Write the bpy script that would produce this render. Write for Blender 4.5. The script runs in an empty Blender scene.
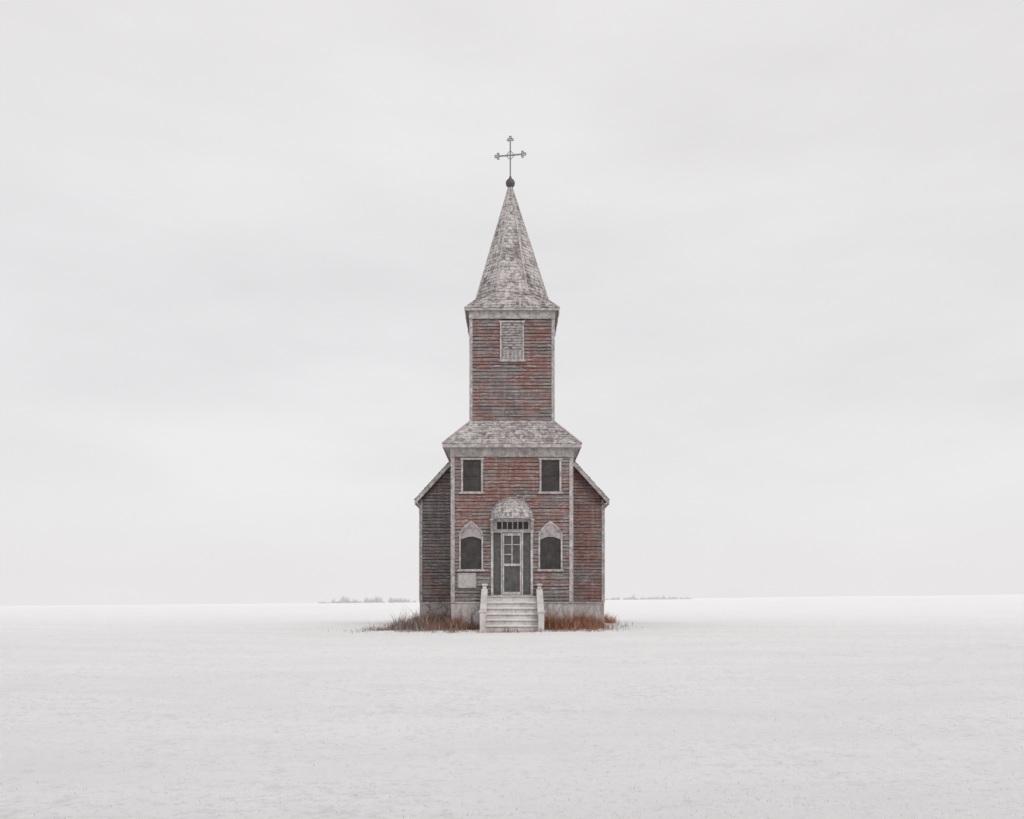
import bpy, bmesh, math, random
from mathutils import Vector, noise
random.seed(7)
R=random.random
def U(a,b): return a+(b-a)*R()
sc=bpy.context.scene

# ------------------------------------------------------------ mesh helper
class MB:
    def __init__(s): s.v=[];s.f=[];s.c=[]
    def face(s,pts,col=(.5,.5,.5)):
        i=len(s.v); s.v+= [tuple(p) for p in pts]; s.f.append(tuple(range(i,i+len(pts)))); s.c.append(col)
    def hexa(s,p,col=None):
        if col is None: col=(R(),R(),R())
        i=len(s.v); s.v+=[tuple(q) for q in p]
        for f in ((3,2,1,0),(4,5,6,7),(0,1,5,4),(1,2,6,5),(2,3,7,6),(3,0,4,7)):
            s.f.append(tuple(i+k for k in f)); s.c.append(col)
    def box(s,x0,x1,y0,y1,z0,z1,col=None):
        s.hexa([(x0,y0,z0),(x1,y0,z0),(x1,y1,z0),(x0,y1,z0),(x0,y0,z1),(x1,y0,z1),(x1,y1,z1),(x0,y1,z1)],col)
    def build(s,name,mat,parent=None,smooth=False,bevel=0,fixn=True):
        me=bpy.data.meshes.new(name); me.from_pydata(s.v,[],s.f); me.update()
        a=me.color_attributes.new('Col','FLOAT_COLOR','CORNER')
        buf=[]
        for f,c in zip(s.f,s.c): buf+= [c[0],c[1],c[2],1.0]*len(f)
        a.data.foreach_set('color',buf)
        if fixn:
            bm=bmesh.new(); bm.from_mesh(me); bmesh.ops.recalc_face_normals(bm,faces=bm.faces); bm.to_mesh(me); bm.free()
        if smooth:
            for p in me.polygons: p.use_smooth=True
        o=bpy.data.objects.new(name,me); sc.collection.objects.link(o)
        me.materials.append(mat)
        if parent: o.parent=parent
        if bevel:
            m=o.modifiers.new('b','BEVEL'); m.width=bevel; m.segments=2; m.limit_method='ANGLE'
        return o
class W:
    def __init__(s,O,D,N): s.O=Vector(O);s.D=Vector(D);s.N=Vector(N)
    def p(s,a,z,n=0): return s.O+s.D*a+Vector((0,0,z))+s.N*n
    def box(s,mb,a0,a1,z0,z1,n0,n1,col=None):
        p=s.p
        mb.hexa([p(a0,z0,n1),p(a1,z0,n1),p(a1,z0,n0),p(a0,z0,n0),p(a0,z1,n1),p(a1,z1,n1),p(a1,z1,n0),p(a0,z1,n0)],col)
    def ring(s,mb,outer,inner,n0,n1,closed=False,col=None):
        if col is None: col=(R(),R(),R())
        k=len(outer); p=s.p
        for i in range(k if closed else k-1):
            j=(i+1)%k
            mb.hexa([p(*outer[i],n1),p(*outer[j],n1),p(*outer[j],n0),p(*outer[i],n0),
                     p(*inner[i],n1),p(*inner[j],n1),p(*inner[j],n0),p(*inner[i],n0)],col)

# ------------------------------------------------------------ node helpers
def newmat(name,rough=.85):
    m=bpy.data.materials.new(name); m.use_nodes=True; nt=m.node_tree
    b=nt.nodes['Principled BSDF']; b.inputs['Roughness'].default_value=rough
    b.inputs['Specular IOR Level'].default_value=.25
    return m,nt,b
class NT:
    def __init__(s,nt): s.nt=nt
    def n(s,t,**k):
        x=s.nt.nodes.new(t)
        for a,b in k.items(): setattr(x,a,b)
        return x
    def l(s,a,b): s.nt.links.new(a,b)
    def val(s,inp,v):
        if hasattr(v,'is_output') or hasattr(v,'links'): s.l(v,inp)
        else: inp.default_value=v
    def math(s,op,a,b=0,clamp=False):
        x=s.n('ShaderNodeMath',operation=op,use_clamp=clamp); s.val(x.inputs[0],a); s.val(x.inputs[1],b); return x.outputs[0]
    def mapping(s,scale,coord='Object',loc=(0,0,0)):
        t=s.n('ShaderNodeTexCoord'); m=s.n('ShaderNodeMapping'); m.inputs['Scale'].default_value=scale; m.inputs['Location'].default_value=loc
        s.l(t.outputs[coord],m.inputs['Vector']); return m.outputs[0]
    def noise(s,vec,scale,detail=6,rough=.6,w=None):
        x=s.n('ShaderNodeTexNoise')
        if w is not None: x.noise_dimensions='4D'; s.val(x.inputs['W'],w)
        s.l(vec,x.inputs['Vector']); x.inputs['Scale'].default_value=scale; x.inputs['Detail'].default_value=detail; x.inputs['Roughness'].default_value=rough
        return x.outputs['Fac']
    def ramp(s,f,stops,interp='LINEAR'):
        x=s.n('ShaderNodeValToRGB'); s.l(f,x.inputs[0]); cr=x.color_ramp; cr.interpolation=interp
        while len(cr.elements)<len(stops): cr.elements.new(.5)
        for e,(p,c) in zip(cr.elements,stops):
            e.position=p; e.color=(c,c,c,1) if not isinstance(c,tuple) else (*c,1)
        return x.outputs[0]
    def mix(s,f,a,b,blend='MIX'):
        x=s.n('ShaderNodeMix',data_type='RGBA',blend_type=blend)
        s.val(x.inputs[0],f)
        for i,v in ((6,a),(7,b)):
            if isinstance(v,tuple): x.inputs[i].default_value=(*v,1)
            else: s.l(v,x.inputs[i])
        return x.outputs[2]
    def col(s):
        a=s.n('ShaderNodeAttribute'); a.attribute_name='Col'
        x=s.n('ShaderNodeSeparateColor'); s.l(a.outputs['Color'],x.inputs[0]); return x.outputs
    def bump(s,h,b,strength=.4,dist=.01):
        x=s.n('ShaderNodeBump'); x.inputs['Strength'].default_value=strength; x.inputs['Distance'].default_value=dist
        s.l(h,x.inputs['Height']); s.l(x.outputs[0],b.inputs['Normal'])

def siding_mat():
    m,nt,b=newmat('weathered_red_clapboard'); t=NT(nt); c=t.col()
    w=t.math('MULTIPLY',c[0],5)
    patch=t.noise(t.mapping((1,1,1.5)),1.1,5,.65)
    brd=t.noise(t.mapping((1,1,2)),1.6,6,.7,w)
    rag=t.noise(t.mapping((3,3,24)),2.0,7,.8,w)
    streak=t.noise(t.mapping((1.0,1.0,38)),2.0,7,.78,w)
    grey=t.ramp(streak,[(.32,(.05,.042,.041)),(.44,(.14,.121,.119)),(.55,(.275,.248,.244)),(.68,(.52,.49,.483))])
    grey=t.mix(t.math('MULTIPLY',c[2],.5),grey,(.105,.088,.086))
    red=t.ramp(rag,[(.30,(.10,.044,.037)),(.48,(.22,.098,.08)),(.64,(.33,.19,.165))])
    k=t.math('ADD',t.math('MULTIPLY',patch,1.35),t.math('MULTIPLY',c[1],.42))
    k=t.math('ADD',k,t.math('MULTIPLY',t.math('SUBTRACT',brd,.5),.85))
    k=t.math('ADD',k,t.math('MULTIPLY',t.math('SUBTRACT',rag,.5),.75))
    mask=t.ramp(k,[(.77,0.0),(.94,1.0)])
    colr=t.mix(t.math('MULTIPLY',mask,.86),grey,red)
    fl=t.noise(t.mapping((1.3,1.3,9),loc=(3,1,2)),3.2,6,.82,w)
    flm=t.ramp(fl,[(.545,0.0),(.595,1.0)])
    colr=t.mix(t.math('MULTIPLY',flm,.74),colr,(.55,.517,.51))
    dk=t.noise(t.mapping((1.0,1.0,7),loc=(7,2,9)),2.6,6,.8,w)
    colr=t.mix(t.math('MULTIPLY',t.ramp(dk,[(.54,0.0),(.62,1.0)]),.7),colr,(.045,.036,.035))
    vs=t.noise(t.mapping((5,5,.45)),1.6,5,.65)
    colr=t.mix(t.math('MULTIPLY',t.ramp(vs,[(.51,0.0),(.68,1.0)]),.42),colr,(.35,.32,.315))
    t.l(colr,b.inputs['Base Color']); t.bump(streak,b,.6,.006)
    return m
def shingle_mat():
    m,nt,b=newmat('weathered_cedar_shingle'); t=NT(nt); c=t.col()
    v=t.mapping((1,1,1)); big=t.noise(v,1.5,6,.7); f=t.noise(v,22,5,.8); g=t.noise(v,8,6,.8)
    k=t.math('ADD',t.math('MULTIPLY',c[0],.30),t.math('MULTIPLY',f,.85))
    base=t.ramp(k,[(.3,(.11,.094,.092)),(.5,(.235,.21,.207)),(.68,(.38,.353,.348)),(.9,(.60,.57,.565))])
    mm=t.math('ADD',t.math('MULTIPLY',big,.6),t.math('MULTIPLY',g,.9))
    frost=t.ramp(mm,[(.69,0.0),(.82,1.0)])
    colr=t.mix(t.math('MULTIPLY',frost,.74),base,(.66,.63,.625))
    dk=t.noise(t.mapping((1,1,.6),loc=(4,4,4)),3.2,6,.8)
    colr=t.mix(t.math('MULTIPLY',t.ramp(dk,[(.53,0.0),(.65,1.0)]),.45),colr,(.12,.096,.094))
    colr=t.mix(t.math('MULTIPLY',t.ramp(c[2],[(.88,0.0),(.95,1.0)]),.5),colr,(.08,.06,.058))
    t.l(colr,b.inputs['Base Color']); t.bump(f,b,.5,.01); return m
def trim_mat(name='peeling_white_trim',lo=(.20,.175,.17),hi=(.58,.552,.546),th=.48):
    m,nt,b=newmat(name); t=NT(nt); c=t.col()
    f=t.noise(t.mapping((2.5,2.5,2.5)),3,9,.72,t.math('MULTIPLY',c[0],20)); g=t.noise(t.mapping((1,1,1)),55,3,.7)
    k=t.math('ADD',t.math('MULTIPLY',f,.82),t.math('MULTIPLY',g,.18))
    colr=t.ramp(k,[(th-.10,lo),(th+.01,(.38,.353,.348)),(th+.12,hi)])
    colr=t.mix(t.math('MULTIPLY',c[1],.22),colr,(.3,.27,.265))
    t.l(colr,b.inputs['Base Color']); t.bump(f,b,.3,.005); return m
def concrete_mat(name='stained_concrete',lift=0.0,cracks=True):
    m,nt,b=newmat(name); t=NT(nt)
    f=t.noise(t.mapping((1,1,1.0)),2.2,9,.72); d=t.noise(t.mapping((5,5,.7)),1.4,5,.65); g=t.noise(t.mapping((1,1,1)),35,4,.7)
    q=lambda c:tuple(min(.8,x+lift) for x in c)
    a=t.ramp(f,[(.32,q((.32,.285,.275))),(.48,q((.50,.47,.46))),(.7,q((.62,.595,.585)))])
    a=t.mix(t.math('MULTIPLY',t.ramp(d,[(.52,0.0),(.64,1.0)]),.6 if cracks else .3),a,(.24,.195,.18))
    a=t.mix(t.math('MULTIPLY',t.ramp(g,[(.35,1.0),(.5,0.0)]),.3),a,(.22,.2,.19))
    if cracks:
        wv=t.n('ShaderNodeVectorMath',operation='ADD'); t.l(t.mapping((1,1,1)),wv.inputs[0])
        nn=t.n('ShaderNodeTexNoise'); nn.inputs['Scale'].default_value=3; nn.inputs['Detail'].default_value=5; t.l(t.mapping((1,1,1)),nn.inputs['Vector'])
        sc_=t.n('ShaderNodeVectorMath',operation='SCALE'); t.l(nn.outputs['Color'],sc_.inputs[0]); sc_.inputs['Scale'].default_value=.5; t.l(sc_.outputs[0],wv.inputs[1])
        vo=t.n('ShaderNodeTexVoronoi',feature='DISTANCE_TO_EDGE'); t.l(wv.outputs[0],vo.inputs['Vector']); vo.inputs['Scale'].default_value=.9
        a=t.mix(t.ramp(vo.outputs['Distance'],[(0.0,.8),(.014,0.0)]),a,(.10,.085,.08))
    t.l(a,b.inputs['Base Color']); t.bump(g,b,.5,.01); return m
def flat_mat(name,c0,c1,scale=8,rough=.7,metal=0):
    m,nt,b=newmat(name,rough); t=NT(nt); f=t.noise(t.mapping((1,1,1)),scale,6,.7)
    t.l(t.ramp(f,[(.35,c0),(.65,c1)]),b.inputs['Base Color']); b.inputs['Metallic'].default_value=metal; t.bump(f,b,.2,.004); return m
def attr_mat(name,rough=.9):
    m,nt,b=newmat(name,rough); t=NT(nt); a=t.n('ShaderNodeAttribute'); a.attribute_name='Col'
    t.l(a.outputs['Color'],b.inputs['Base Color']); return m
M_SID=siding_mat(); M_SH=shingle_mat(); M_TR=trim_mat(); M_CON=concrete_mat(); M_STEP=concrete_mat('pale_step_concrete',.10,False)
M_CAP=trim_mat('pale_ridge_board',(.22,.19,.185),(.60,.57,.565),.47)
M_BACK=flat_mat('dark_sheathing',(.025,.02,.02),(.06,.05,.048))
M_PANE=flat_mat('dusty_dark_screen',(.030,.026,.027),(.07,.06,.06),3,.45)
M_IRON=flat_mat('weathered_iron',(.16,.15,.15),(.3,.29,.29),20,.6,.2)
M_BALL=flat_mat('tarnished_ball',(.05,.048,.048),(.16,.15,.15),14,.55,.3)
M_TYMP=trim_mat('faded_pink_panel',(.17,.12,.115),(.46,.41,.40),.49)
M_LOUV=trim_mat('bare_grey_louvre',(.10,.08,.08),(.40,.36,.36),.51)
M_BOARD=flat_mat('notice_board_paint',(.36,.34,.335),(.5,.48,.475),12)
M_GRASS=attr_mat('dry_grass_blades')
M_DUST=flat_mat('dusting_of_snow',(.80,.795,.80),(.88,.875,.88),9,.8)

# ------------------------------------------------------------ terrain
CAMZ=.9
def sm(a,b,x):
    t=max(0,min(1,(x-a)/(b-a))); return t*t*(3-2*t)
def H(x,y):
    d=math.hypot(x,y+30)
    far=sm(35,210,d)
    plane=CAMZ+ .0022*d+.0118*x
    near=-.62*(1-sm(4,27,d))
    mound=.2*math.exp(-((x/5.5)**2+((y-6)/5.0)**2))
    n=noise.noise(Vector((x*.05,y*.05,0)))*.10*(1-.3*far)+noise.noise(Vector((x*.3,y*.3,3)))*.04+noise.noise(Vector((x*1.1,y*1.1,5)))*.024
    n+=far*noise.noise(Vector((x*.006,y*.006,9)))*.0010*min(d,900)
    churchflat=1-math.exp(-((x/6)**2+((y-3)/6)**2))
    return (near*(1-far)+plane*far)+mound+n*(.35+.65*churchflat)
def make_ground():
    n=520; L=2600; k=7.2
    def sp(i): t=2*i/n-1; return L*math.sinh(k*t)/math.sinh(k)
    xs=[sp(i) for i in range(n+1)]; ys=[sp(i)-12 for i in range(n+1)]
    v=[(x,y,H(x,y)) for y in ys for x in xs]
    f=[(j*(n+1)+i,j*(n+1)+i+1,(j+1)*(n+1)+i+1,(j+1)*(n+1)+i) for j in range(n) for i in range(n)]
    me=bpy.data.meshes.new('snow_ground'); me.from_pydata(v,[],f); me.update()
    for p in me.polygons: p.use_smooth=True
    o=bpy.data.objects.new('snow_ground',me); sc.collection.objects.link(o)
    m,nt,b=newmat('thin_prairie_snow',.8); t=NT(nt)
    P=t.mapping((1,1,1)); a=t.noise(P,.35,8,.7); s1=t.noise(P,3.5,8,.75); s2=t.noise(P,10,7,.82); s3=t.noise(P,34,4,.78)
    dr=t.noise(t.mapping((.12,.5,1)),1.2,6,.65)
    snow=t.ramp(t.math('ADD',t.math('MULTIPLY',a,.5),t.math('MULTIPLY',dr,.5)),[(.38,(.87,.864,.866)),(.58,(.945,.94,.942))])
    k=t.math('ADD',t.math('MULTIPLY',s1,.4),t.math('MULTIPLY',s2,.6))
    k=t.math('ADD',k,t.math('MULTIPLY',t.math('SUBTRACT',a,.5),.35))
    spk=t.ramp(k,[(.515,0.0),(.63,1.0)])
    snow=t.mix(t.math('MULTIPLY',spk,.36),snow,(.55,.53,.525))
    k2=t.ramp(t.math('ADD',t.math('MULTIPLY',s3,.6),t.math('MULTIPLY',s2,.4)),[(.56,0.0),(.65,1.0)])
    snow=t.mix(t.math('MULTIPLY',k2,.5),snow,(.42,.39,.38))
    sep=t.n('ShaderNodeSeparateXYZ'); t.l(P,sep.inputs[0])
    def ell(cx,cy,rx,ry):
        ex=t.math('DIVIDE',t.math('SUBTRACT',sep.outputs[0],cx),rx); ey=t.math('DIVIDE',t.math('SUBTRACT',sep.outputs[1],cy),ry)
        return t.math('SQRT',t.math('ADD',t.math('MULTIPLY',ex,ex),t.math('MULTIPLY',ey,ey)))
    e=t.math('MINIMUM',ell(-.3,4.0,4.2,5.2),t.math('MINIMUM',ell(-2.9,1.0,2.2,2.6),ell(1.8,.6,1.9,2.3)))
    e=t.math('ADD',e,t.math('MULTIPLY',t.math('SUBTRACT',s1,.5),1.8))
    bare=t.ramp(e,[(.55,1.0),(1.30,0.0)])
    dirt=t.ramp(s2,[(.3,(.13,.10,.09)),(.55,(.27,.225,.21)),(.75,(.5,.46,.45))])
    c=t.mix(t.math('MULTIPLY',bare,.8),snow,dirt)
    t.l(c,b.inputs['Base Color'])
    h=t.math('ADD',t.math('MULTIPLY',s1,1.4),t.math('ADD',t.math('MULTIPLY',s2,.7),t.math('MULTIPLY',s3,.25)))
    t.bump(h,b,.7,.09)
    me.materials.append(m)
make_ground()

# ------------------------------------------------------------ church
church=bpy.data.objects.new('wooden_church',None); sc.collection.objects.link(church)
def subtract(iv,cuts):
    out=[iv]
    for a,b in cuts:
        n=[]
        for s,e in out:
            if b<=s or a>=e: n.append((s,e)); continue
            if a>s: n.append((s,a))
            if b<e: n.append((b,e))
        out=n
    return [(s,e) for s,e in out if e-s>.02]
def clap(mb,w,z0,z1,inter,ops,red,expo=.118):
    z=z0
    while z<z1-.02:
        h=min(expo,z1-z); zm=z+h*.5
        iv=inter(zm)
        if iv:
            cuts=[c for c in (o(zm) for o in ops) if c]
            for s,e in subtract(iv,cuts):
                a=s+0
                while a<e-.01:
                    b=min(e,a+U(.5,3.0))
                    if e-b<.3: b=e
                    rr=R(); rd=max(0,min(1,red((a+b)/2,zm)+U(-.12,.12)))
                    j0=U(-.006,.006); j1=U(-.006,.006); g=U(.008,.026); n1=.032+U(-.004,.010); n2=n1+U(-.006,.008)
                    if R()<.07: j1-=.018
                    g2=0.002
                    p=w.p; t0,t1=z+h,z+h
                    mb.hexa([p(a+g2,z+g+j0,n1),p(b-g2,z+g+j1,n2),p(b-g2,z+g+j1,.012),p(a+g2,z+g+j0,.012),
                             p(a+g2,t0,.013),p(b-g2,t1,.013),p(b-g2,t1,.004),p(a+g2,t0,.004)],(rr,rd,R()))
                    a=b
        z+=expo
def rect_op(a,b,z0,z1): return lambda z:(a,b) if z0<z<z1 else None
def arch_x(w,zs,za,z):
    t=(z-zs)/(za-zs); return w*(1-max(0,t)**1.6)**.95 if t<1 else 0
def arch_op(c,w,z0,zs,za):
    def f(z):
        if z<z0 or z>za: return None
        x=w if z<zs else arch_x(w,zs,za,z)
        return (c-x,c+x)
    return f
def arch_pts(c,w,z0,zs,za,n=9):
    L=[(c-w,z0),(c-w,zs)]+[(c-arch_x(w,zs,za,zs+(za-zs)*i/n),zs+(za-zs)*i/n) for i in range(1,n)]
    Rr=[(2*c-x,z) for x,z in reversed(L)]
    return L+[(c,za)]+Rr
trim=MB(); pane=MB(); tymp=MB()
def rect_window(w,c,z0,z1,hw,fr=.065,muntin=True):
    w.box(trim,c-hw,c-hw+fr,z0+.03,z1-fr,0,.055); w.box(trim,c+hw-fr,c+hw,z0+.03,z1-fr,0,.055)
    w.box(trim,c-hw-.03,c+hw+.03,z1-fr,z1,0,.066); w.box(trim,c-hw-.05,c+hw+.05,z0-.04,z0+.03,0,.09)
    w.box(pane,c-hw+fr,c+hw-fr,z0+.03,z1-fr,-.02,.008)
    if muntin:
        for s in(-1,1): w.box(pane,c+s*(hw-fr-.02)-.018,c+s*(hw-fr-.02)+.018,z0+.032,z1-fr-.002,.008,.03,(0,0,0))
        zm=(z0+z1)/2; w.box(pane,c-hw+fr+.04,c+hw-fr-.04,zm-.018,zm+.018,.008,.024)
def arch_window(w,c,z0,zs,za,hw,fr=.055):
    o=arch_pts(c,hw,z0,zs,za); i=arch_pts(c,hw-fr,z0,zs,za-fr*1.5)
    w.ring(trim,o,i,0,.055,col=(R(),0,.5))
    w.box(trim,c-hw-.05,c+hw+.05,z0-.07,z0,0,.09)
    w.box(pane,c-hw+fr*.9,c+hw-fr*.9,z0,zs-.02,-.02,.008)
    for s in(-1,1): w.box(pane,c+s*(hw-fr-.02)-.018,c+s*(hw-fr-.02)+.018,z0+.002,zs-.12,.008,.03)
    n=10; up=[];lo=[]
    ww=hw-fr-.002
    for k in range(n+1):
        x=-ww+2*ww*k/n
        z=za-fr*1.5
        for q in range(60):
            zz=zs+(za-fr*1.5-zs)*q/59
            if arch_x(ww,zs,za-fr*1.5,zz)<abs(x)-1e-6: z=zz;break
        if abs(x)>ww-1e-4: z=zs
        up.append((c+x,z)); lo.append((c+x,zs-.14+.10*math.cos(x/ww*math.pi/2)))
    w.ring(tymp,lo,up,.0085,.034)
    lo2=[(a,b-.022) for a,b in lo]
    w.ring(trim,lo2,lo,.0085,.046)

# --- tower lower stage
HW=2.0; TD=4.0; F0=.97; WT=5.80
F=W((0,0,0),(1,0,0),(0,-1,0))
back=MB()
back.box(-HW,HW,0,TD,.9,6.12)
back.build('tower_sheathing',M_BACK,church)
def redF(s,z):
    v=.24
    if abs(s)<.95 and z>3.7: v+=.44
    elif z>4.1: v+=.14
    if 3.5<z<4.5: v+=.18
    if s>.9 and z<3.7: v+=.08
    if s<-.9 and 1.9<z<3.7: v+=.10
    if z<1.7: v-=.08
    return v
sid=MB()
opsF=[rect_op(-1.33-.33,-1.33+.33,4.60,5.70),rect_op(1.28-.33,1.28+.33,4.60,5.70),
      arch_op(-1.36,.37,2.0,3.17,3.6),arch_op(1.28,.37,2.0,3.17,3.6),rect_op(-.67,.67,0,3.70),
      lambda z:(-math.sqrt(max(0,.62**2-(z-3.7)**2)),math.sqrt(max(0,.62**2-(z-3.7)**2))) if 3.7<=z<4.3 else None]
clap(sid,F,F0,WT,lambda z:(-HW+.09,HW-.09),opsF,redF)
for sx in(-1,1):
    S=W((sx*HW,0,0),(0,1,0),(sx,0,0))
    clap(sid,S,F0,WT,lambda z:(.11,3.0),[],lambda s,z:.35)
sid.build('tower_siding',M_SID,church,fixn=True)
for sx in(-1,1):
    a,b=(-HW,-HW+.09) if sx<0 else (HW-.09,HW)
    F.box(trim,a,b,F0-.02,WT,0,.045)
    S=W((sx*HW,0,0),(0,1,0),(sx,0,0)); S.box(trim,-.045,.10,F0-.02,WT,0,.04)
    S.box(trim,.001,2.98,WT,6.06,0,.055); S.box(trim,.001,2.98,F0-.06,F0-.022,0,.06)
F.box(trim,-HW-.057,HW+.057,WT,6.06,0,.06)
F.box(trim,-HW-.062,HW+.062,WT-.035,WT-.002,.0465,.075)
F.box(trim,-HW-.03,-1.05,F0-.07,F0-.022,0,.065); F.box(trim,1.05,HW+.03,F0-.07,F0-.022,0,.065)
rect_window(F,-1.33,4.57,5.73,.365); rect_window(F,1.28,4.57,5.73,.365)
arch_window(F,-1.36,2.02,3.17,3.64,.40); arch_window(F,1.28,2.02,3.17,3.64,.40)

# --- shingle roofs
def shingle(mb,BL,BR,TR,TL,row=.13,wd=.13,lift=.016,base=True):
    BL,BR,TR,TL=map(Vector,(BL,BR,TR,TL))
    nrm=(BR-BL).cross(((TL+TR)/2-(BL+BR)/2))
    if nrm.length<1e-6: nrm=((TR+TL)/2-BL).cross(Vector((0,0,1)))
    nrm.normalize()
    L=((TL+TR)/2-(BL+BR)/2).length; n=max(1,int(L/row))
    if base: mb.face([BL,BR,TR,TL] if (TR-TL).length>1e-4 else [BL,BR,TR],(.1,.5,.5))
    for i in range(n):
        t0=i/n; t1=min(1,(i+1.12)/n)
        a0=BL.lerp(TL,t0);b0=BR.lerp(TR,t0);a1=BL.lerp(TL,t1);b1=BR.lerp(TR,t1)
        w=(b0-a0).length; u=0
        while u<1:
            du=wd*U(.6,1.5)/max(w,.05); u2=min(1,u+du)
            if 1-u2<du*.4:u2=1
            if R()>.015:
                gp=min(.004/max(w,.05),.1); l=lift*U(.7,1.9); dz=U(-.018,.018)/L
                q0=a0.lerp(b0,u+gp);q1=a0.lerp(b0,u2-gp);r0=a1.lerp(b1,u+gp);r1=a1.lerp(b1,u2-gp)
                sl=(r0-q0)*(dz*n); q0=q0+sl;q1=q1+sl
                c=(R(),R(),R())
                i0=len(mb.v); mb.v+=[tuple(x) for x in (q0+nrm*l,q1+nrm*l,r1+nrm*.004,r0+nrm*.004,q0+nrm*.002,q1+nrm*.002)]
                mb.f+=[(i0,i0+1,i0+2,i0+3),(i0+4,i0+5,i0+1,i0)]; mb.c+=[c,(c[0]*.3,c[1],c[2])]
            u=u2
skirt=MB()
ex,ez,ey0=2.295,6.16,-.29
bx,bz,by0,by1=1.41,7.07,.59,3.45
ey1=3.45+.87
shingle(skirt,(-ex,ey0,ez),(ex,ey0,ez),(bx,by0,bz),(-bx,by0,bz),.125,.14)
shingle(skirt,(-ex,ey1,ez),(-ex,ey0,ez),(-bx,by0,bz),(-bx,by1,bz),.125,.14)
shingle(skirt,(ex,ey0,ez),(ex,ey1,ez),(bx,by1,bz),(bx,by0,bz),.125,.14)
skirt.build('skirt_roof',M_SH,church,fixn=False)
def beam(mb,a,b,w,h,col=None,up=Vector((0,0,1))):
    a=Vector(a);b=Vector(b);d=(b-a).normalized();s=d.cross(up).normalized()*w/2;u=s.cross(d).normalized()*h/2
    mb.hexa([a-s-u,a+s-u,b+s-u,b-s-u,a-s+u,a+s+u,b+s+u,b-s+u],col)
for sx in(-1,1): beam(trim,(sx*ex,ey0,ez+.02),(sx*bx,by0,bz+.02),.08,.04)
trim.box(-ex,ex,ey0,ey0+.03,ez-.12,ez-.004)
for sx in(-1,1):
    x0,x1=sorted((sx*ex,sx*(ex-.03))); trim.box(x0,x1,ey0+.031,3.0,ez-.12,ez-.004)
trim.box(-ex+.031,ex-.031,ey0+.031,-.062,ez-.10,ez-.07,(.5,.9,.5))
for sx in(-1,1):
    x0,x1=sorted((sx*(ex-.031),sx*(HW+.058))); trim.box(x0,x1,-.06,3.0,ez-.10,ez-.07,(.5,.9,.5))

# --- belfry
bel=MB(); bel.box(-bx,bx,by0,by1,6.2,10.9); bel.build('belfry_sheathing',M_BACK,church)
B=W((0,by0,0),(1,0,0),(0,-1,0)); bs=MB()
def redB(s,z):
    v=.36
    if 8.9<z<10.2 and abs(s)>.4: v+=.22
    if z<8.2: v-=.05
    return v
BT=10.58
clap(bs,B,7.10,BT,lambda z:(-bx+.07,bx-.07),[rect_op(-.36,.36,9.16,10.5)],redB)
for sx in(-1,1):
    S=W((sx*bx,by0,0),(0,1,0),(sx,0,0)); clap(bs,S,7.10,BT,lambda z:(.08,2*bx-.08),[],redB)
    a,b=sorted((sx*bx,sx*(bx-.07))); B.box(trim,a,b,7.092,BT,0,.045)
    S.box(trim,-.045,.08,7.092,BT,0,.04); S.box(trim,2*bx-.08,2*bx,7.092,BT,0,.04); S.box(trim,.001,2*bx,BT,10.86,0,.045)
    S.box(trim,.001,2*bx,7.02,7.09,0,.05)
Bk=W((0,by1,0),(-1,0,0),(0,1,0)); clap(bs,Bk,8.2,BT,lambda z:(-bx,bx),[],redB)
Bk.box(trim,-bx,bx,BT,10.86,0,.05)
bs.build('belfry_siding',M_SID,church)
B.box(trim,-bx-.05,bx+.05,BT,10.86,0,.06); B.box(trim,-bx-.052,bx+.052,7.02,7.09,0,.06)
B.box(trim,-bx-.05,bx+.05,BT-.035,BT-.002,.0465,.075)
rect_window(B,0,9.13,10.48,.41,.06,False)
louv=MB(); z=9.53
while z<10.36:
    B.box(louv,-.345,.345,z+U(0,.012),z+.074,.010,.03+U(0,.015),(R(),U(0,1),R())); z+=.088
for i in range(5):
    a=-.335+i*.136; B.box(louv,a,a+.120,9.17,9.47,.010,.028+U(0,.01),(R(),U(0,.4),0))
B.box(trim,-.345,.345,9.475,9.505,.008,.04)
louv.build('belfry_louvres',M_LOUV,church)

# --- spire
sp=MB(); cx,cy=-.06,2.02; hs=1.6; oz=11.53; ap=1.25; hf=ap*math.tan(math.pi/8); az=15.66
sxc=0
sq=[(sxc-hs,cy-hs,10.88),(sxc+hs,cy-hs,10.88),(sxc+hs,cy+hs,10.88),(sxc-hs,cy+hs,10.88)]
oc=[(sxc-hf,cy-ap),(sxc+hf,cy-ap),(sxc+ap,cy-hf),(sxc+ap,cy+hf),(sxc+hf,cy+ap),(sxc-hf,cy+ap),(sxc-ap,cy+hf),(sxc-ap,cy-hf)]
O3=[(x,y,oz) for x,y in oc]
T3=[(cx+(x-sxc)*.045,cy+(y-cy)*.045,az) for x,y in oc]
for i in range(4):
    shingle(sp,sq[i],sq[(i+1)%4],O3[(2*i+1)%8],O3[(2*i)%8],.12,.13)
    c=Vector(sq[(i+1)%4]); t1=Vector(O3[(2*i+2)%8]); t0=Vector(O3[(2*i+1)%8])
    sp.face([c,t1,t0],(.1,.5,.5)); e=(t1-t0).normalized()*.01
    shingle(sp,c-e,c+e,t1,t0,.12,.13,base=False)
for i in range(8):
    j=(i+1)%8; shingle(sp,O3[i],O3[j],T3[j],T3[i],.125,.13)
sp.build('spire_roof',M_SH,church,fixn=False)
cap=MB()
for i in range(8): beam(cap,Vector(O3[i])+Vector((0,0,.01)),Vector(T3[i]),.06,.055,(R(),R()*.4,.3))
for i in range(4):
    for j in((2*i+1)%8,(2*i+2)%8): beam(cap,Vector(sq[(i+1)%4])+Vector((0,0,.012)),Vector(O3[j]),.035,.03,(R(),.5,.3))
cap.build('spire_ridge_caps',M_CAP,church)
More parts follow.
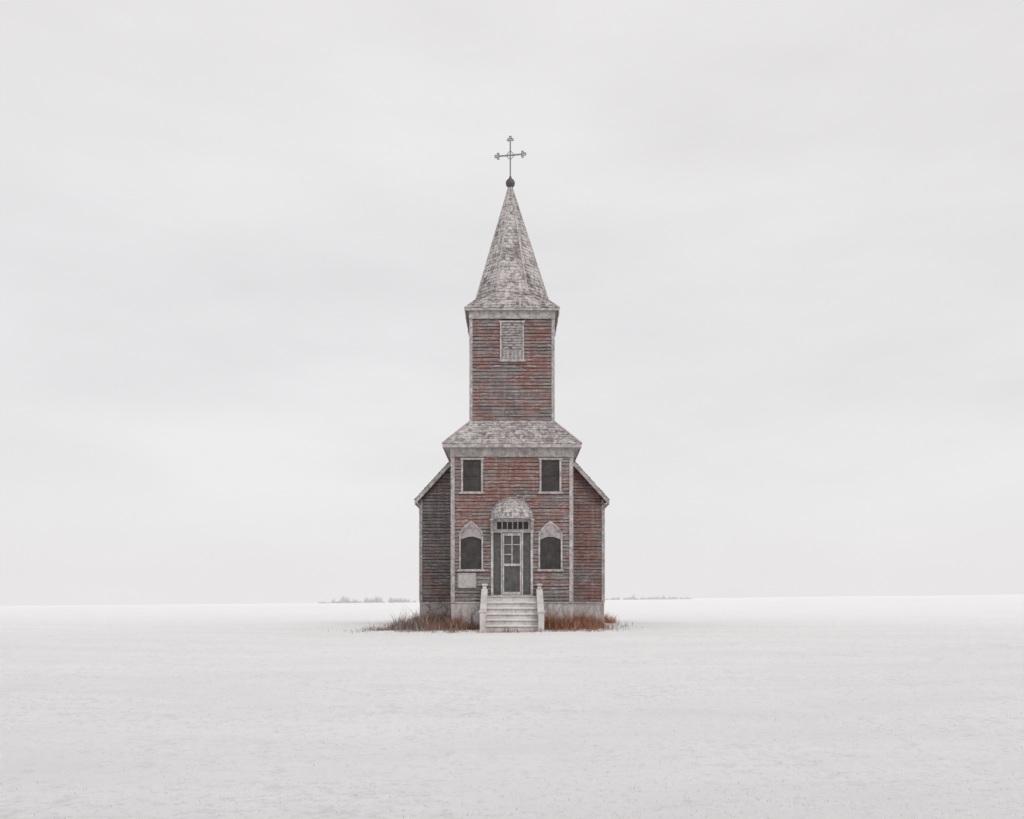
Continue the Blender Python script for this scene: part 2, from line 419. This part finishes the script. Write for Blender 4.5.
trim.box(sxc-hs,sxc+hs,cy-hs,cy-hs+.03,10.80,10.876)
trim.box(sxc-hs,sxc+hs,cy+hs-.03,cy+hs,10.80,10.876)
for sx in(-1,1):
    x0,x1=sorted((sxc+sx*hs,sxc+sx*(hs-.03))); trim.box(x0,x1,cy-hs+.031,cy+hs-.031,10.80,10.876)
trim.box(sxc-hs+.031,sxc+hs-.031,cy-hs+.031,cy+hs-.031,10.862,10.874,(.5,.9,.5))
def bm_obj(name,fn,mat,smooth=True):
    me=bpy.data.meshes.new(name); bm=bmesh.new(); fn(bm); bm.to_mesh(me); bm.free()
    for p in me.polygons: p.use_smooth=smooth
    me.materials.append(mat); o=bpy.data.objects.new(name,me); sc.collection.objects.link(o); o.parent=church; return o
def lathe(bm,prof,c,n=24):
    rings=[[bm.verts.new((c[0]+r*math.cos(2*math.pi*k/n),c[1]+r*math.sin(2*math.pi*k/n),z)) for k in range(n)] for r,z in prof]
    for a,b in zip(rings,rings[1:]):
        for k in range(n): bm.faces.new((a[k],a[(k+1)%n],b[(k+1)%n],b[k]))
    bm.faces.new(rings[0][::-1]); bm.faces.new(rings[-1])
bz0=15.83
prof=[(.075,15.56),(.085,15.64),(.06,15.67)]+[(.165*math.cos(a),bz0+.165*math.sin(a)) for a in [math.radians(d) for d in range(-65,75,12)]]+[(.05,16.01),(.045,16.06),(.02,16.08)]
bm_obj('finial_ball',lambda bm:lathe(bm,prof,(cx,cy)),M_BALL)
cr=MB(); w_=.021; zc=16.83
C=W((cx,cy,0),(.985,-.17,0),(-.17,-.985,0))
C.box(cr,-w_,w_,16.0,17.37,-w_,w_); C.box(cr,-.44,-w_,zc-w_,zc+w_,-w_+.002,w_-.002); C.box(cr,w_,.44,zc-w_,zc+w_,-w_+.002,w_-.002)
for s,t in((1,1),(-1,1),(1,-1),(-1,-1)):
    beam(cr,C.p(s*.14,zc+t*.02),C.p(s*.02,zc+t*.14),.018,.018,up=Vector((0,1,0)))
def bud(c,dx,dz):
    for (ox,oz,r) in ((dx*.085,dz*.085,.055),(dz*.075,dx*.075,.05),(-dz*.075,-dx*.075,.05)):
        n=12; o=[(c[0]+ox+r*math.cos(2*math.pi*k/n),c[1]+oz+r*math.sin(2*math.pi*k/n)) for k in range(n)]
        i=[(c[0]+ox+r*.45*math.cos(2*math.pi*k/n),c[1]+oz+r*.45*math.sin(2*math.pi*k/n)) for k in range(n)]
        C.ring(cr,o,i,-.018+r*.02,.018-r*.02,True)
bud((0,17.38),0,1); bud((.44,zc),1,0); bud((-.44,zc),-1,0)
cr.build('steeple_cross',M_IRON,church)

# --- nave
NW=3.36; NY=3.0; NB=13.0; sl=1.1; exn=3.54; ezn=4.66
def roofz(x): return ezn+(exn-abs(x))*sl
nb=MB()
pts=[(-NW,.9),(NW,.9),(NW,roofz(NW)-.1),(0,roofz(0)-.1),(-NW,roofz(NW)-.1)]
nb.face([(x,NY,z) for x,z in pts]); nb.face([(x,NB,z) for x,z in pts])
for sx in(-1,1): nb.face([(sx*NW,NY,.9),(sx*NW,NB,.9),(sx*NW,NB,roofz(NW)-.1),(sx*NW,NY,roofz(NW)-.1)])
nb.build('nave_sheathing',M_BACK,church)
ns=MB()
NF=W((0,NY,0),(1,0,0),(0,-1,0))
def gi(side):
    def f(z):
        x=NW-.08
        zr=roofz(NW)-.16
        if z>zr: x=min(x,exn-(z+.14-ezn)/sl)
        if x<HW+.06: return None
        return (-x,-HW-.045) if side<0 else (HW+.045,x)
    return f
clap(ns,NF,.95,6.2,gi(-1),[],lambda s,z:-.15 if z>2.2 else .12)
clap(ns,NF,.95,6.2,gi(1),[],lambda s,z:.50)
NK=W((0,NB,0),(-1,0,0),(0,1,0))
clap(ns,NK,.95,8.2,lambda z:(-min(NW-.1,exn-(z+.14-ezn)/sl),min(NW-.1,exn-(z+.14-ezn)/sl)),[],lambda s,z:.4)
wins=[2.2,5.0,7.8]
for sx in(-1,1):
    S=W((sx*NW,NY,0),(0,1,0),(sx,0,0))
    clap(ns,S,.95,4.62,lambda z:(.1,NB-NY-.1),[arch_op(c,.42,1.9,3.4,3.95) for c in wins],lambda s,z:.3 if sx>0 else .1)
    for c in wins: arch_window(S,c,1.92,3.4,3.99,.45)
    S.box(trim,-.04,.1,.955,4.62,0,.04); S.box(trim,NB-NY-.1,NB-NY,.955,4.62,0,.04); S.box(trim,-.02,NB-NY,4.45,4.62,.041,.06)
    a,b=sorted((sx*NW,sx*(NW-.08))); NF.box(trim,a,b,.955,4.70,0,.045)
    a,b=sorted((sx*(NW+.03),sx*(HW+.07))); NF.box(trim,a,b,.89,.95,0,.06)
ns.build('nave_siding',M_SID,church)
nr=MB(); y0,y1=NY-.28,NB+.28
shingle(nr,(-exn,y1,ezn),(-exn,y0,ezn),(0,y0,roofz(0)),(0,y1,roofz(0)),.13,.16)
shingle(nr,(exn,y0,ezn),(exn,y1,ezn),(0,y1,roofz(0)),(0,y0,roofz(0)),.13,.16)
nr.build('nave_roof',M_SH,church,fixn=False)
for sx in(-1,1):
    for yy in(y0,y1-.04):
        q=[(sx*exn,ezn-.01),(0,roofz(0)-.01)]
        d=.19
        trim.hexa([(q[0][0],yy,q[0][1]-d),(q[1][0],yy,q[1][1]-d),(q[1][0],yy+.04,q[1][1]-d),(q[0][0],yy+.04,q[0][1]-d),
                   (q[0][0],yy,q[0][1]),(q[1][0],yy,q[1][1]),(q[1][0],yy+.04,q[1][1]),(q[0][0],yy+.04,q[0][1])])
    trim.hexa([(sx*exn,y0+.041,ezn-.06),(0,y0+.041,roofz(0)-.06),(0,NY-.05,roofz(0)-.06),(sx*exn,NY-.05,ezn-.06),
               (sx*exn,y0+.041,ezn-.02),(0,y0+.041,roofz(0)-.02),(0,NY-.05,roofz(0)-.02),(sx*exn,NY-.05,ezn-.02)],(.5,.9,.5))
    a,b=sorted((sx*exn,sx*(exn-.03))); trim.box(a,b,y0+.042,y1-.042,ezn-.17,ezn-.065)
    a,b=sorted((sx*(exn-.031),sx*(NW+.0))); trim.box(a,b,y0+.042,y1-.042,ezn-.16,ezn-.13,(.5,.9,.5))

# --- foundation
fo=MB(); fo.box(-HW-.03,HW+.03,-.03,3.2,-.6,F0-.075)
fo.box(-NW-.02,NW+.02,NY-.02,NB+.02,-.6,.885)
fo.build('foundation',M_CON,church,bevel=.015)

# --- entry
df=MB()
F.box(df,-.70,-.62,1.13,3.24,0,.075); F.box(df,.62,.70,1.13,3.24,0,.075)
F.box(df,-.72,.72,3.24,3.33,0,.085); F.box(df,-.74,.74,3.63,3.70,0,.10)
F.box(df,-.72,-.50,3.331,3.629,0,.075); F.box(df,.54,.72,3.331,3.629,0,.075)
F.box(pane,-.5,.54,3.331,3.629,-.02,.012)
for k in range(1,6): F.box(df,-.5+k*1.04/6-.017,-.5+k*1.04/6+.017,3.331,3.629,.012,.05)
F.box(df,-.5,.54,3.331,3.36,.0125,.052); F.box(df,-.5,.54,3.60,3.629,.0125,.052)
F.box(df,-.37,-.325,1.17,3.239,0,.065); F.box(df,.325,.37,1.17,3.239,0,.065)
F.box(df,-.619,.619,1.10,1.17,0,.12)
M_DF=trim_mat('door_frame_paint',(.33,.31,.30),(.64,.625,.615),.46)
M_DPAN=flat_mat('grey_door_panel',(.07,.068,.067),(.12,.117,.115),5,.6)
dp=MB()
for s in(-1,1):
    a,b=sorted((s*.371,s*.619)); F.box(dp,a,b,1.171,3.239,-.02,.02)
    a,b=sorted((s*.40,s*.59)); F.box(dp,a,b,1.25,1.95,.02,.034); F.box(dp,a,b,2.05,3.16,.02,.028)
F.box(dp,-.324,.324,1.171,3.239,-.02,.022)
dp.build('door_panels',M_DPAN,church)
for a,b,z0,z1 in((-.315,-.262,1.18,3.22),(.262,.315,1.18,3.22),(-.261,.261,3.14,3.22),(-.261,.261,1.18,1.27),(-.261,.261,2.13,2.21)):
    F.box(df,a,b,z0,z1,.023,.058)
F.box(df,-.02,.02,2.211,3.139,.023,.052); F.box(df,-.261,-.021,2.83,2.86,.023,.05); F.box(df,.021,.261,2.83,2.86,.023,.05)
F.box(df,-.261,-.021,2.50,2.53,.023,.05); 
F.box(df,.268,.288,2.0,2.12,.058,.09)
df.build('entry_door',M_DF,church)
hd=MB(); hr,hy,hz=.69,.62,.66; hb=3.735
def dome(a,b,e=0):
    return Vector((-(hr+e)*math.cos(a)*math.cos(b),-(hy+e)*math.sin(a)*math.cos(b),hb+(hz+e)*math.sin(b)))
rows=8
for j in range(rows):
    b0=math.pi/2*j/rows; b1=min(math.pi/2,math.pi/2*(j+1.1)/rows); nn=max(5,int(26*math.cos(b0)))
    for k in range(nn):
        a0=math.pi*k/nn; a1=math.pi*(k+.95)/nn; e=U(.012,.03)
        hd.face([dome(a0,b0,e),dome(a1,b0,e),dome(a1,b1,.004),dome(a0,b1,.004)],(R()*.8,R(),min(1,R()*1.1)))
        hd.face([dome(a0,b0,0),dome(a1,b0,0),dome(a1,b0,e),dome(a0,b0,e)],(.1,.5,.5))
for j in range(8):
    for k in range(20):
        hd.face([dome(math.pi*(k)/20,math.pi/2*j/8,-.004),dome(math.pi*(k+1)/20,math.pi/2*j/8,-.004),dome(math.pi*(k+1)/20,math.pi/2*(j+1)/8,-.004),dome(math.pi*k/20,math.pi/2*(j+1)/8,-.004)],(.1,.5,.5))
hd.build('entry_hood',M_SH,church,fixn=False)
hf_=MB(); n=20
for k in range(n):
    a0=math.pi*k/n;a1=math.pi*(k+1)/n
    def q(a,e,z): return Vector((-(hr+e)*math.cos(a),-(hy+e)*math.sin(a),z))
    hf_.hexa([q(a0,-.05,hb-.06),q(a1,-.05,hb-.06),q(a1,.015,hb-.06),q(a0,.015,hb-.06),q(a0,-.05,hb-.001),q(a1,-.05,hb-.001),q(a1,.015,hb-.001),q(a0,.015,hb-.001)],(.3,.6,.2))
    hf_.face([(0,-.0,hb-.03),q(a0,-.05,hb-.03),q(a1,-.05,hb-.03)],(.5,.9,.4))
no=16
hf_ring_o=[(.71*math.cos(math.pi*k/no),hb+.69*math.sin(math.pi*k/no)) for k in range(no+1)]
hf_ring_i=[(.64*math.cos(math.pi*k/no),hb+.62*math.sin(math.pi*k/no)) for k in range(no+1)]
F.ring(hf_,hf_ring_o,hf_ring_i,0,.07,col=(.4,.9,.1))
for s in(-1,1):
    x=s*.66
    beam(hf_,(x,-.04,3.30),(x,-.50,hb-.09),.06,.06); hf_.box(x-.035,x+.035,-.40,-.09,hb-.125,hb-.062); hf_.box(x-.03,x+.03,-.12,-.079,3.2,3.6)
hf_.build('hood_brackets',M_TR,church)

nbd=MB(); F.box(nbd,-1.78,-1.22,1.43,1.87,.0,.06)
nbd.build('notice_board',M_BOARD,church,bevel=.006)
F.box(trim,-1.80,-1.20,1.87,1.90,0,.075); F.box(trim,-1.80,-1.20,1.40,1.43,0,.075)
F.box(trim,-1.81,-1.781,1.431,1.869,0,.07); F.box(trim,-1.219,-1.19,1.431,1.869,0,.07)
trim.build('trim_boards',M_TR,church,bevel=.004)
pane.build('window_screens',M_PANE,church)
tymp.build('window_tympana',M_TYMP,church)

# steps
st=MB(); n=6; rise=1.1/n; run=.27; y=-.45; dust=MB()
st.box(-.83,.83,-.45,-.035,-.4,1.10)
for k in range(1,n+1):
    zt=1.1-rise*k
    if zt<-.02: break
    st.box(-.83,.83,-.45-run*k,-.45-run*(k-1)-.001,-.4,zt-.04)
    st.box(-.83,.83,-.45-run*k-.045,-.45-run*(k-1)-.001,zt-.038,zt)
    if zt>.05: # thin irregular snow lying on each tread
        m_=26
        for i in range(m_):
            x0=-.81+1.62*i/m_; x1=-.81+1.62*(i+1)/m_
            h=.018+.02*abs(noise.noise(Vector((i*.31,k*2.1,0)))); fr=.03+.05*abs(noise.noise(Vector((i*.37,k*3.3,5))))
            dust.box(x0,x1,-.45-run*k-.045+fr,-.45-run*(k-1)-.002,zt+.001,zt+h)
st.box(-.83,.83,-.50,-.04,1.102,1.13)
for s in(-1,1):
    a,b=sorted((s*.832,s*.98))
    Y0,Y1=-.30,-1.95
    st.hexa([(a,Y1,-.4),(b,Y1,-.4),(b,Y0,-.4),(a,Y0,-.4),(a,Y1,.48),(b,Y1,.48),(b,Y0,1.30),(a,Y0,1.30)])
    st.hexa([(a-.03,Y1,.482),(b+.03,Y1,.482),(b+.03,Y0,1.302),(a-.03,Y0,1.302),(a-.03,Y1,.55),(b+.03,Y1,.55),(b+.03,Y0,1.37),(a-.03,Y0,1.37)])
    st.box(a+.01,b-.01,-.298,-.10,-.4,1.47); st.box(a-.02,b+.02,-.33,-.07,1.472,1.54)
    st.box(a-.02,b+.02,-2.12,-1.952,-.4,.60); st.box(a-.05,b+.05,-2.15,-1.93,.602,.66)
st.build('entry_steps',M_STEP,church,bevel=.012)
dust.build('snow_on_steps',M_DUST,church)

# ------------------------------------------------------------ grass
def blade(mb,x,y,h,w,col,lean=.5,zoff=-.02):
    z=H(x,y)+zoff; a=U(0,6.283); dx,dy=math.cos(a)*w/2,math.sin(a)*w/2
    b=U(0,6.283); lx,ly=math.cos(b)*lean*h*R(),math.sin(b)*lean*h*R()
    i=len(mb.v)
    mb.v+=[(x-dx,y-dy,z),(x+dx,y+dy,z),(x+dx*.7+lx*.4,y+dy*.7+ly*.4,z+h*.6),(x-dx*.7+lx*.4,y-dy*.7+ly*.4,z+h*.6),(x+lx,y+ly,z+h)]
    mb.f+=[(i,i+1,i+2,i+3),(i+3,i+2,i+4)]; mb.c+=[col,col]
def inside(x,y): return (abs(x)<HW+.04 and -.04<y<3) or (abs(x)<NW+.03 and NY-.03<y<NB) or (abs(x)<1.06 and -2.2<y<0)
g=MB()
def patch(n,cx,cy,sx,sy,h0,h1,pal):
    for _ in range(n):
        x=random.gauss(cx,sx);y=random.gauss(cy,sy)
        if inside(x,y): continue
        q=noise.noise(Vector((x*1.9,y*1.9,8)))+.6*noise.noise(Vector((x*6,y*6,2)))
        if q<-.08: continue
        tuft=.35+1.5*max(0,q+.2)
        c=random.choice(pal); k=U(.6,1.35)
        blade(g,x,y,U(h0,h1)*tuft,U(.008,.02),(c[0]*k,c[1]*k,c[2]*k),.9)
brown=[(.18,.13,.11),(.24,.18,.155),(.33,.27,.24),(.14,.10,.085),(.42,.37,.34)]
rust=[(.33,.12,.06),(.27,.10,.055),(.42,.20,.11),(.18,.09,.06),(.40,.31,.25)]
patch(5200,-2.7,1.6,.5,.85,.16,.52,brown)
patch(2000,-2.3,.7,.5,.7,.14,.44,rust)
patch(2400,-1.7,-.4,.42,.35,.14,.42,brown+rust)
patch(3600,1.55,-.4,.42,.4,.2,.56,rust)
patch(3400,2.35,.8,.38,1.0,.18,.52,rust)
patch(700,2.9,2.1,.32,.7,.1,.30,rust+brown)
patch(2600,-3.4,.9,.52,1.0,.08,.34,brown)
patch(1200,-4.1,.2,.55,1.1,.04,.14,brown)
patch(350,3.4,1.6,.5,1.0,.04,.13,brown)
patch(600,0,-2.45,1.1,.2,.05,.18,brown+rust)
patch(1500,-2.1,-1.3,.7,.6,.03,.13,brown)
patch(1400,1.9,-1.3,.7,.6,.03,.15,brown+rust)
for sx in(-1,1): 
    for k in range(6): patch(400,sx*3.7,4.8+k*1.5,.15,.6,.1,.35,rust if sx>0 else brown)
g.build('dry_grass',M_GRASS,fixn=False)
s_=MB(); pal=[(.50,.47,.44),(.58,.55,.53),(.42,.38,.35),(.65,.63,.62)]
cnt=0
while cnt<42000:
    d=4+60*R()**1.1; th=U(-.75,.75); x=d*math.sin(th); y=-30+d*math.cos(th)
    if inside(x,y): continue
    q=noise.noise(Vector((x*.35,y*.35,11)))+.35*noise.noise(Vector((x*1.5,y*1.5,12)))+.02*x
    if q<U(-.8,.9): continue
    c=random.choice(pal); blade(s_,x,y,U(.006,.026),U(.003,.006),c,2.0,-.003); cnt+=1
s_.build('grass_stubble',M_GRASS,fixn=False)
def shrubs(name,dist,u0,u1,hmax,n,col):
    mb=MB()
    for _ in range(n):
        u=U(u0,u1); d=dist+U(-6,6); x=u*d; y=-30+d
        env=max(0,.40+.9*noise.noise(Vector((u*110,dist*.1,1)))+.7*noise.noise(Vector((u*300,2,1))))
        edge=sm(0,.03,u-u0)*sm(0,.02,u1-u); env*=.25+.75*edge
        if env<=0: continue
        k=U(.9,1.1); c=tuple(min(.9,q*k) for q in col)
        h=hmax*env*U(.3,1); blade(mb,x,y,h,U(.03,.08),c,.7)
        if R()<.5:
            zz=H(x,y)+h*U(.3,1.0); a=U(0,6.28); r=U(.03,.09); px,pz=x+U(-.25,.25),zz+U(-.1,.1)
            mb.face([(px-r,y,pz),(px+r*.3,y+.05,pz-r*.5),(px+r,y,pz+r*.4)],c)
    mb.build(name,M_GRASS,fixn=False)
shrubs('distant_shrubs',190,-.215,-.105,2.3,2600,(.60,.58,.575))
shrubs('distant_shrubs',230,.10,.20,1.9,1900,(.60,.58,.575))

# ------------------------------------------------------------ world and light
wd=bpy.data.worlds.new('World'); sc.world=wd; wd.use_nodes=True; nt=wd.node_tree; t=NT(nt)
for x in list(nt.nodes): nt.nodes.remove(x)
EL,RO=math.radians(45),math.radians(150)
out=t.n('ShaderNodeOutputWorld'); tc=t.n('ShaderNodeTexCoord')
sep=t.n('ShaderNodeSeparateXYZ'); t.l(tc.outputs['Generated'],sep.inputs[0])
comb=t.n('ShaderNodeCombineXYZ'); t.l(sep.outputs[0],comb.inputs[0]); t.l(sep.outputs[1],comb.inputs[1]); t.l(t.math('MAXIMUM',sep.outputs[2],.03),comb.inputs[2])
sky=t.n('ShaderNodeTexSky',sky_type='NISHITA'); sky.sun_disc=False; sky.sun_elevation=EL; sky.sun_rotation=RO; sky.dust_density=3; t.l(comb.outputs[0],sky.inputs[0])
b1=t.n('ShaderNodeBackground'); t.l(sky.outputs[0],b1.inputs[0]); b1.inputs[1].default_value=.008
mp=t.n('ShaderNodeMapping'); mp.inputs['Scale'].default_value=(1,1,3.4); t.l(tc.outputs['Generated'],mp.inputs[0])
nz=t.noise(mp.outputs[0],1.9,7,.55)
cl=t.ramp(nz,[(.32,(.735,.717,.718)),(.68,(.83,.813,.814))])
hor=t.ramp(sep.outputs[2],[(0.0,1.0),(.20,0.0)],'EASE')
cl=t.mix(t.math('MULTIPLY',hor,.6),cl,(.815,.80,.80))
b2=t.n('ShaderNodeBackground'); t.l(cl,b2.inputs[0]); b2.inputs[1].default_value=1.0
ad=t.n('ShaderNodeAddShader'); t.l(b1.outputs[0],ad.inputs[0]); t.l(b2.outputs[0],ad.inputs[1]); t.l(ad.outputs[0],out.inputs[0])
sl_=bpy.data.lights.new('sun','SUN'); sl_.energy=.95; sl_.angle=math.radians(20); sl_.color=(1,.975,.95)
so=bpy.data.objects.new('sun',sl_); sc.collection.objects.link(so)
d=Vector((math.cos(EL)*math.sin(RO),math.cos(EL)*math.cos(RO),math.sin(EL)))
so.rotation_euler=d.to_track_quat('Z','Y').to_euler()

# ------------------------------------------------------------ camera
cd=bpy.data.cameras.new('camera'); co=bpy.data.objects.new('camera',cd); sc.collection.objects.link(co)
co.location=(.0,-30,CAMZ); co.rotation_euler=(math.radians(90),0,0)
cd.sensor_width=36; cd.lens=900/1024*36; cd.shift_y=193.5/1024; cd.clip_end=9000; cd.clip_start=.1
sc.camera=co
sc.view_settings.view_transform='Standard'; sc.view_settings.look='None'; sc.view_settings.exposure=0
